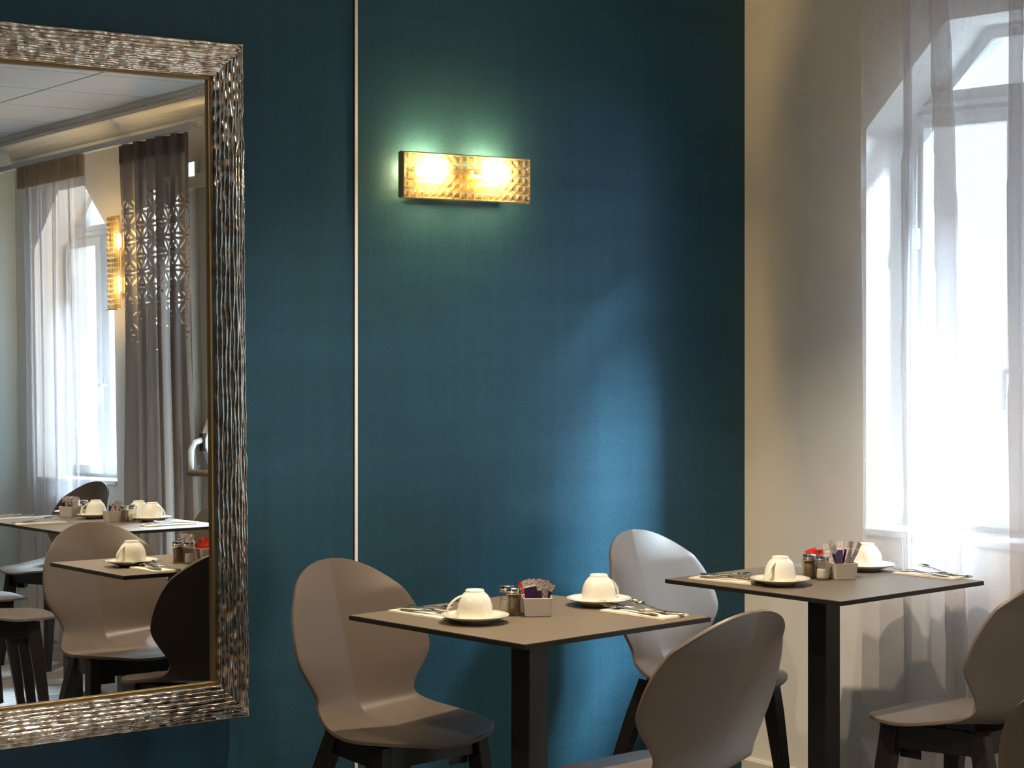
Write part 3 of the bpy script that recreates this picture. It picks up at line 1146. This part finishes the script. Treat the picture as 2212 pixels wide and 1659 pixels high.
def place_cup(x, y, ang, where):
    s = obj('saucer', cached('saucer', saucer_me), None, (x, y, TZ))
    tag(s, 'round cream porcelain saucer ' + where, 'saucer', 'saucers on the tables')
    c = thing('coffee_cup', 'upturned cream porcelain cup ' + where, 'cup', (x, y, TZ + 0.0085), ang, 'upturned cups on the tables')
    obj('cup_body', cached('cup_body', cup_body_me), c)
    obj('handle', cached('cup_handle', cup_handle_me), c)

RTA = math.atan2(-math.cos(TH), math.sin(TH))   # world heading of camera right
place_cup(2.774, -0.858, RTA + PI + 0.30, 'at the left of the table near the mirror')
place_cup(3.182, -0.816, RTA + 0.75, 'at the right of the table near the mirror')
place_cup(3.806, -0.815, RTA + PI + 0.95, 'at the left of the table beside the curtain')
place_cup(4.225, -0.735, RTA + 0.75, 'at the right of the table beside the curtain')
place_cup(3.772, -2.63, RTA + 1.9, 'in the mirror, right end of the joined tables')
place_cup(3.72, -3.02, RTA - 1.6, 'in the mirror, middle of the joined tables')
place_cup(3.80, -2.80, RTA + 0.5, 'in the mirror, half hidden behind sachets')
place_cup(3.765, -3.33, RTA + 2.6, 'in the mirror, far end of the joined tables')

# pots -------------------------------------------------------------------------
def pot_me():
    m = MB()
    def ringp(s, z):
        r = s * 0.16
        pts = []
        for cx, cy, a0 in ((s - r, s - r, 0), (-s + r, s - r, PI / 2), (-s + r, -s + r, PI), (s - r, -s + r, 1.5 * PI)):
            for k in range(4):
                a = a0 + k / 3 * PI / 2
                pts.append((cx + r * math.cos(a), cy + r * math.sin(a), z))
        return pts
    rows = [ringp(0.0001, 0.0), ringp(0.0285, 0.0), ringp(0.0300, 0.0015), ringp(0.0345, 0.0425), ringp(0.0348, 0.0435), ringp(0.0335, 0.0442), ringp(0.0318, 0.0435), ringp(0.0275, 0.004), ringp(0.0001, 0.004)]
    m.grid(rows, close=True, smooth=True)
    me = m.mesh('sugar_pot', ['pot_ceramic'], weld=0.0002)
    for p in me.polygons:
        p.use_smooth = False
    return me

def sachet_me(w, h, body, ends):
    m = MB()
    t = 0.0022
    z = [0, h * 0.12, h * 0.74, h * 0.80, h]
    th = [0.0006, t, t, 0.0008, 0.0005]
    rows = []
    for k in range(5):
        rows.append([(-w / 2, -th[k], z[k]), (w / 2, -th[k], z[k]), (w / 2, th[k], z[k]), (-w / 2, th[k], z[k])])
    for k in range(4):
        m.grid([rows[k], rows[k + 1]], close=True, smooth=False, mi=0 if k in (1,) else 1)
    # pinked top edge
    n = 6
    for q in range(n):
        x0 = -w / 2 + w * q / n
        x1 = x0 + w / n
        m.add([(x0, 0, h - 0.0003), (x1, 0, h - 0.0003), ((x0 + x1) / 2, 0, h + 0.0018)], [(0, 1, 2)], 1)
    m.add(rows[0], [(3, 2, 1, 0)], 1)
    return m.mesh('sachet', [body, ends], weld=0.00001, recalc=False)

def fill_pot(px, py, yaw, kind, n, lab, grp, seed):
    rng = random.Random(seed)
    for i in range(n):
        if kind == 'wide':
            me = cached('sw%d' % (i % 2), lambda: sachet_me(0.030, 0.066, 'purple_paper' if i % 2 == 0 else 'printed_paper', 'printed_paper'))
        elif kind == 'stick':
            me = cached('ss%d' % (i % 2), lambda: sachet_me(0.0145, 0.084, 'purple_paper' if i % 2 == 0 else 'printed_paper', 'printed_paper'))
        else:
            me = cached('sr', lambda: sachet_me(0.028, 0.054, 'red_paper', 'red_paper'))
        u = (-0.5 + (i + 0.5) / n)
        # rows of sachets standing across the pot, leaning at odd angles
        ly = -0.017 + 0.034 * ((i * 0.618) % 1.0)
        lx = 0.026 * u * (1.2 if kind == 'stick' else 0.8)
        c, s = math.cos(yaw), math.sin(yaw)
        tilt = rng.uniform(-0.5, 0.5) * (0.6 if kind == 'stick' else 0.9) + u * (0.7 if kind == 'stick' else 0.3)
        lean = rng.uniform(-0.35, 0.25)
        o = obj('sugar_sachet', me, None, (px + c * lx - s * ly, py + s * lx + c * ly, TZ + 0.012 + 0.009 * rng.random()))
        M = Matrix.Rotation(yaw + rng.uniform(-0.9, 0.9), 4, 'Z') @ Matrix.Rotation(tilt, 4, 'Y') @ Matrix.Rotation(lean, 4, 'X')
        o.rotation_euler = M.to_euler()
        if kind == 'red':
            tag(o, lab, 'sachet', grp)
        else:
            tag(o, ('purple-faced ' if i % 2 == 0 else 'white-faced ') + lab, 'sachet', ('purple-faced ' if i % 2 == 0 else 'white-faced ') + grp)

def pot(x, y, yaw, label, kind, n, slab, grp, seed):
    o = obj('sugar_pot', cached('pot', pot_me), None, (x, y, TZ), (0, 0, yaw))
    tag(o, label, 'pot', 'square white sugar pots')
    fill_pot(x, y, yaw, kind, n, slab, grp, seed)

FY = RTA   # pot whose face is square to the camera
pot(2.957, -0.857, FY + 0.07, 'square white pot of purple sachets on the table near the mirror', 'wide', 9, 'sugar sachet in the pot on the table near the mirror', 'sachets, table near the mirror', 11)
pot(2.985, -0.778, 0.15, 'square white pot of red sachets on the table near the mirror', 'red', 6, 'red sachet in the pot on the table near the mirror', 'red sachets, table near the mirror', 12)
pot(4.032, -0.822, FY + 0.25, 'square white pot of purple stick sachets on the table beside the curtain', 'stick', 10, 'stick sachet in the pot on the table beside the curtain', 'stick sachets, table beside the curtain', 13)
pot(4.022, -0.742, FY + 0.25, 'square white pot of red sachets behind the shakers on the table beside the curtain', 'red', 5, 'red sachet in the pot on the table beside the curtain', 'red sachets, table beside the curtain', 14)
pot(3.665, -2.755, 0.1, 'square white pot of purple sachets in the mirror, nearer joined table', 'wide', 8, 'sachet in the mirror, in the pot on the nearer joined table', 'sachets on the nearer joined table', 15)
pot(3.70, -3.22, -0.5, 'square white pot of purple sachets in the mirror, farther joined table', 'wide', 7, 'sachet in the mirror, in the pot on the farther joined table', 'sachets on the farther joined table', 16)

# shakers ------------------------------------------------------------------------
def shaker(x, y, kind, label):
    t = thing('%s_shaker' % kind, label, 'shaker', (x, y, TZ), 0.3, '%s shakers' % kind)
    def jar():
        m = MB()
        m.lathe([(0.0001, 0.001), (0.0165, 0.0), (0.0178, 0.002), (0.0176, 0.010), (0.0160, 0.028), (0.0158, 0.040), (0.0166, 0.048), (0.0155, 0.051), (0.0150, 0.052), (0.0150, 0.053)], 48, flute=12, famp=0.025)
        return m.mesh('jar', ['jar_glass'])
    obj('jar', cached('jar', jar), t)
    def fill():
        m = MB()
        top = 0.046 if kind == 'pepper' else 0.030
        m.lathe([(0.0001, 0.004), (0.0140, 0.004), (0.0142, 0.010), (0.0132, 0.026), (0.0132, top), (0.0001, top + 0.001)], 24)
        return m.mesh('%s_fill' % kind, ['pepper_grain' if kind == 'pepper' else 'salt_grain'])
    obj('%s_fill' % kind, cached('fill' + kind, fill), t)
    def cap():
        m = MB()
        m.lathe([(0.0152, 0.050), (0.0176, 0.0505), (0.0178, 0.054), (0.0172, 0.055), (0.0176, 0.056), (0.0176, 0.0635), (0.0165, 0.0655), (0.010, 0.0670), (0.0001, 0.0675)], 32)
        return m.mesh('cap', ['chrome'])
    cp = obj('cap', cached('cap', cap), t)
    def holes():
        m = MB()
        for k in range(6):
            a = k / 6 * 2 * PI
            m.lathe([(0.0001, 0.0671), (0.0012, 0.0671), (0.0012, 0.0660)], 8, cx=0.007 * math.cos(a), cy=0.007 * math.sin(a))
        return m.mesh('holes', ['black_rubber'])
    obj('holes', cached('holes', holes), cp)
shaker(2.912, -0.828, 'pepper', 'glass pepper shaker with chrome cap on the table near the mirror')
shaker(2.925, -0.783, 'salt', 'glass salt shaker with chrome cap on the table near the mirror')
shaker(3.962, -0.770, 'pepper', 'glass pepper shaker with chrome cap on the table beside the curtain')
shaker(3.967, -0.812, 'salt', 'glass salt shaker with chrome cap on the table beside the curtain')
shaker(3.672, -2.672, 'pepper', 'pepper shaker in the mirror on the nearer joined table')
shaker(3.715, -2.690, 'salt', 'salt shaker in the mirror on the nearer joined table')
shaker(3.755, -3.20, 'salt', 'salt shaker in the mirror on the farther joined table')
shaker(3.79, -3.17, 'pepper', 'pepper shaker in the mirror on the farther joined table')

# napkins and cutlery ---------------------------------------------------------------
def napkin_me():
    m = MB()
    L, W = 0.100, 0.047
    rows_top = []
    for lay in range(3):
        z0 = 0.0004 + lay * 0.0016
        s = lay * 0.0012
        m.box(-W + s, W - s * 0.5, -L + s, L - s, z0, z0 + 0.0013)
    return m.mesh('napkin', ['napkin_paper'], bevel=0.0005, bseg=1)

def strip(m, prof, mi=0):
    """prof: list of (y, halfwidth, z, thickness)"""
    rows = []
    for (y, w, z, t) in prof:
        rows.append([(-w, y, z + t * 0.25), (-w * 0.5, y, z + t), (w * 0.5, y, z + t), (w, y, z + t * 0.25), (w * 0.5, y, z), (-w * 0.5, y, z)])
    m.grid(rows, close=True)
    m.add(rows[0], [(5, 4, 3, 2, 1, 0)]); m.add(rows[-1], [(0, 1, 2, 3, 4, 5)])

def fork_me():
    m = MB()
    strip(m, [(-0.098, 0.0045, 0.001, 0.0022), (-0.09, 0.0085, 0.001, 0.0024), (-0.05, 0.0075, 0.0022, 0.0026), (0.0, 0.0042, 0.0045, 0.0028), (0.03, 0.0034, 0.0070, 0.0030), (0.042, 0.0040, 0.0062, 0.0028), (0.050, 0.0105, 0.0045, 0.0024), (0.060, 0.0125, 0.0032, 0.0020), (0.066, 0.0125, 0.0032, 0.0018)])
    for k in range(4):
        x = -0.0099 + k * 0.0066
        rows = []
        for (y, z, w) in ((0.064, 0.0032, 0.0021), (0.080, 0.0042, 0.0019), (0.095, 0.0080, 0.0016), (0.106, 0.0130, 0.0010)):
            rows.append([(x - w, y, z), (x + w, y, z), (x + w, y, z + 0.0017), (x - w, y, z + 0.0017)])
        m.grid(rows, close=True, smooth=False)
        m.add(rows[-1], [(0, 1, 2, 3)])
    return m.mesh('fork', ['cutlery_steel'])

def spoon_me():
    m = MB()
    strip(m, [(-0.075, 0.003, 0.001, 0.002), (-0.07, 0.0062, 0.001, 0.0022), (-0.03, 0.005, 0.002, 0.0024), (0.01, 0.0026, 0.0045, 0.0026), (0.028, 0.0024, 0.0060, 0.0026), (0.036, 0.0030, 0.0052, 0.0022)])
    rows = []
    n = 14
    for i in range(n + 1):
        u = i / n
        y = 0.032 + 0.046 * u
        w = 0.0145 * math.sqrt(max(0.0, 1 - (2 * u - 1) ** 2)) * (1.08 - 0.2 * u) + 0.0002
        row = []
        for k in range(11):
            a = -1 + 2 * k / 10
            d = 0.0065 * (1 - a * a) * math.sin(PI * u) ** 0.8
            row.append((a * w, y, 0.0088 - d + 0.002 * u))
        rows.append(row)
    m.grid(rows)
    m.grid([[(p[0], p[1], p[2] - 0.0010) for p in r][::-1] for r in rows])
    return m.mesh('spoon', ['cutlery_steel'], weld=0.00001, recalc=False)

def knife_me():
    m = MB()
    strip(m, [(-0.100, 0.005, 0.001, 0.003), (-0.094, 0.0085, 0.001, 0.0042), (-0.04, 0.0070, 0.001, 0.0048), (-0.005, 0.0052, 0.001, 0.0046), (0.005, 0.0062, 0.0015, 0.0022), (0.03, 0.0092, 0.0018, 0.0016), (0.08, 0.0090, 0.0018, 0.0014), (0.100, 0.0035, 0.0018, 0.0012)])
    return m.mesh('knife', ['cutlery_steel'])

def setting(x, y, yaw, where, var=0):
    """yaw 0: tines point to +y"""
    n = obj('napkin', cached('napkin', napkin_me), None, (x, y, TZ), (0, 0, yaw))
    tag(n, 'folded cream paper napkin ' + where, 'napkin', 'folded napkins')
    zz = TZ + 0.0048
    c, s = math.cos(yaw), math.sin(yaw)
    def put(name, me, lx, ly, dz, rz, cat, lab, pitch=0.0):
        o = obj(name, me, None, (x + c * lx - s * ly, y + s * lx + c * ly, zz + dz), (pitch, 0, yaw + rz))
        tag(o, lab + where, cat, name + 's on the napkins')
    if var == 0:
        put('knife', cached('knife', knife_me), 0.012, -0.005, 0.0, 0.10, 'knife', 'steel table knife on the napkin ')
        put('fork', cached('fork', fork_me), -0.022, 0.022, 0.0008, -0.12, 'fork', 'steel fork on the napkin ')
        put('spoon', cached('spoon', spoon_me), 0.018, -0.005, 0.0055, -0.25, 'spoon', 'steel teaspoon on the napkin ', 0.04)
    else:
        put('knife', cached('knife', knife_me), -0.018, -0.01, 0.0, -0.08, 'knife', 'steel table knife on the napkin ')
        put('fork', cached('fork', fork_me), 0.020, 0.026, 0.0008, 0.10, 'fork', 'steel fork on the napkin ')
        put('spoon', cached('spoon', spoon_me), 0.004, -0.015, 0.0055, 0.30, 'spoon', 'steel teaspoon on the napkin ', 0.04)
setting(3.171, -0.993, 0.12, 'at the right of the table near the mirror')
setting(2.768, -0.690, PI + 0.10, 'at the left of the table near the mirror', 1)
setting(4.275, -0.928, 0.11, 'at the right of the table beside the curtain')
setting(3.765, -0.665, PI + 0.2, 'at the left of the table beside the curtain', 1)
setting(3.43, -2.93, -PI / 2 + 0.15, 'in the mirror, front edge of the farther joined table')
setting(3.71, -2.38, 0.2 + PI / 2, 'in the mirror, right end of the joined tables')
setting(3.47, -3.33, -PI / 2 + 0.1, 'in the mirror, left edge of the joined tables', 1)

# ------------------------------------------------------------------ curtains
def pleat_path(y0, y1, pleats, wav, n=520):
    """returns function(frac z 0 top..1 bottom) -> list of (y, dx): a cloth line with Z-shaped pleats"""
    def at(v):
        pts = []
        ps = sorted([(pt + (pb - pt) * v, (wt + (wb - wt) * v)) for (pt, pb, wt, wb) in pleats], reverse=True)
        # walk from y1 (high) down to y0
        segs = []
        cur = y1
        side = 0.0
        for (pc, w) in ps:
            segs.append((cur, pc - w / 2, 0.0, 0.0))
            segs.append((pc - w / 2, pc + w / 2, 0.012, 0.012))
            cur = pc + w / 2
            segs.append((cur, pc - w / 2, 0.022, 0.002))
            cur = pc - w / 2
        segs.append((cur, y0, 0.0, 0.0))
        tot = sum(abs(b - a) for a, b, _, _ in segs)
        for i in range(n + 1):
            d = tot * i / n
            for (a, b, h0, h1) in segs:
                L = abs(b - a)
                if d <= L + 1e-9:
                    k = d / max(L, 1e-6)
                    y = a + (b - a) * k
                    dx = h0 + (h1 - h0) * k
                    break
                d -= L
            pts.append((y, dx))
        return pts
    return at

def sheer(name, label, xw, y0, y1, ztop, zbot, pleats, amp, freq, seed, mat='sheer_voile', header=None, parent_label=None, nu=420, nv=60):
    rng = random.Random(seed)
    phs = [rng.uniform(0, 6.28) for _ in range(6)]
    at = pleat_path(y0, y1, pleats, 0, nu)
    rows = []
    for i in range(nv + 1):
        v = i / nv
        z = ztop + (zbot - ztop) * v
        pts = at(v)
        row = []
        for j, (y, dx) in enumerate(pts):
            q = j / nu
            g = 0.4 + 0.6 * v
            w = amp * (math.sin(freq * q * 6.28 + phs[0] + 0.5 * v) * (0.6 + 0.4 * g) + 0.5 * math.sin(freq * 2.3 * q * 6.28 + phs[1] - 0.8 * v) * (1.2 - g)
                       + 0.35 * math.sin(freq * 0.6 * q * 6.28 + phs[2] + 1.5 * v))
            row.append((xw - dx + w, y + 0.004 * math.sin(v * 9 + q * 40 + phs[3]), z))
        rows.append(row)
    m = MB(); m.grid(rows)
    t = thing(name, label, 'curtain', (0, 0, 0), 0)
    obj('cloth', m.mesh('cloth', [mat], recalc=False), t)
    if header:
        rows = []
        for z in (ztop + 0.004, ztop - header):
            row = []
            for j in range(300):
                y = y1 + (y0 - y1) * j / 299
                row.append((xw - 0.03 + 0.013 * math.sin(j * 0.62) + 0.008 * math.sin(j * 0.27), y, z))
            rows.append(row)
        m = MB(); m.grid(rows)
        obj('header_tape', m.mesh('header_tape', ['sheer_header'], recalc=False), t)
    return t

sheer('sheer_curtain', 'long white sheer curtain in front of the right window', 4.405, -1.80, -0.566, 2.46, 0.025,
      [(-0.85, -0.925, 0.062, 0.085), (-0.735, -0.74, 0.018, 0.012), (-1.115, -1.12, 0.03, 0.035), (-1.30, -1.36, 0.06, 0.09), (-1.55, -1.52, 0.05, 0.07)], 0.010, 9, 5)
sheer('sheer_curtain', 'white sheer curtain with a brown gathered header, reflected in the mirror', 4.405, -5.19, -4.455, 2.425, 0.025,
      [(-4.62, -4.60, 0.03, 0.03), (-4.80, -4.82, 0.03, 0.04), (-4.97, -4.98, 0.03, 0.03), (-5.10, -5.10, 0.03, 0.04)], 0.010, 8, 6, header=0.105)

# rails
def rail(label, y0, y1, z, brackets):
    t = thing('curtain_rail', label, 'curtain rail', (4.405, (y0 + y1) / 2, z), 0)
    L = (y1 - y0) / 2
    m = MB()
    m.prism([(-0.018, -0.012), (0.018, -0.012), (0.018, 0.014), (-0.018, 0.014)], 'y', -L, L)
    obj('track', m.mesh('track', ['white_paint'], bevel=0.002), t)
    for yb in brackets:
        m = MB(); m.box(0.018, WX - 4.405, -0.008, 0.008, 0.0, 0.012)
        obj('bracket', m.mesh('bracket', ['white_paint']), t, (0, yb - (y0 + y1) / 2, 0))
    for s in (-1, 1):
        m = MB(); m.box(-0.021, 0.021, -0.006, 0.006, -0.016, 0.017)
        obj('end_cap', m.mesh('end_cap', ['white_paint']), t, (0, s * L, 0))
rail('white curtain track over the drape and sheer curtain, seen in the mirror', -5.50, -3.40, 2.445, (-3.5, -4.25, -5.3))
rail('white curtain track above the right window curtain', -1.9, -0.5, 2.475, (-0.7, -1.7))

# cut-out drape ---------------------------------------------------------------------
def drape():
    t = thing('cutout_drape', 'taupe drape with a laser-cut lattice of holes, reflected in the mirror', 'curtain', (0, 0, 0), 0)
    y0, y1 = -4.10, -3.455
    zt, zb = 2.425, 0.03
    Wc = 0.98                   # cloth width laid flat
    folds = 5.5
    def pos(u, z):
        # u 0..Wc
        q = u / Wc
        v = (zt - z) / (zt - zb)
        k = q * folds * 2 * PI
        pinch = 1.0 - 0.12 * math.exp(-((v - 0.35) / 0.25) ** 2)
        y = y1 + (y0 - y1) * (0.5 + (q - 0.5) * (0.97 + 0.05 * v) * pinch) + 0.012 * math.sin(2 * k + 0.4)
        x = 4.40 + 0.034 * math.sin(k + 0.5 * math.sin(k * 0.37)) * (0.75 + 0.35 * v) + 0.008 * math.sin(k * 0.5 + 2 * v)
        return (x, y, z)
    R = 0.084
    lw = 0.0062
    hx = R
    hy = R * math.sqrt(3) / 2
    rng = random.Random(9)
    hash_ = {}
    def in_hole(u, z):
        ztop_edge = 2.205 - 0.10 * abs(math.sin(u * 7.0)) 
        if z > ztop_edge or z < 1.44:
            return False
        # distance to the nearest arc of interlocking circles
        best = 9
        jr = int(z / hy)
        for j in range(jr - 1, jr + 3):
            offx = (j % 2) * hx * 0.5
            ir = int((u - offx) / hx)
            for i in range(ir - 1, ir + 3):
                dd = abs(math.hypot(u - (i * hx + offx), z - j * hy) - R)
                if dd < best:
                    best = dd
        thr = lw
        if z < 1.85:
            thr = lw + (1.85 - z) * 0.006
        if best < thr:
            return False
        if z < 1.80:
            key = (int(u / (hx * 0.5)), int(z / (hy * 0.5)))
            if key not in hash_:
                hash_[key] = rng.random()
            if hash_[key] < (1.80 - z) / 0.38:
                return False
        return True
    # coarse cloth above and below, fine cloth where it is cut
    def cloth(za, zb_, nu, nv, cut):
        m = MB()
        rows = [[pos(Wc * j / nu, za + (zb_ - za) * i / nv) for j in range(nu + 1)] for i in range(nv + 1)]
        sk = None
        if cut:
            sk = lambda i, j: in_hole(Wc * (j + 0.5) / nu, za + (zb_ - za) * (i + 0.5) / nv)
        m.grid(rows, skip=sk)
        return m
    m = cloth(zt, 2.21, 150, 8, False)
    obj('cloth_top', m.mesh('cloth_top', ['drape_cloth'], recalc=False), t)
    m = cloth(2.21, 1.44, 300, 236, True)
    obj('cut_lattice', m.mesh('cut_lattice', ['drape_cloth'], recalc=False), t)
    m = cloth(1.44, zb, 150, 30, False)
    obj('cloth_bottom', m.mesh('cloth_bottom', ['drape_cloth'], recalc=False), t)
    m = MB()
    rows = [[(p[0] - 0.003, p[1], p[2]) for p in [pos(Wc * j / 150, z) for j in range(151)]] for z in (zt, zt - 0.085)]
    m.grid(rows)
    obj('header', m.mesh('header', ['drape_cloth'], recalc=False), t)
drape()

# small glowing box added for a bright patch seen in the mirror
lt = thing('door_patch_glow', 'small glowing box added for the bright patch at the door head, reflected in the mirror', 'light', (WX - 0.001, -3.565, 2.27), 0)
m = MB(); m.box(-0.02, 0.0, -0.034, 0.034, -0.036, 0.036)
obj('housing', m.mesh('housing', ['white_paint'], bevel=0.002), lt)
m = MB(); m.box(-0.0225, -0.02, -0.029, 0.029, -0.031, 0.031)
obj('lens', m.mesh('lens', ['patch_glow']), lt)
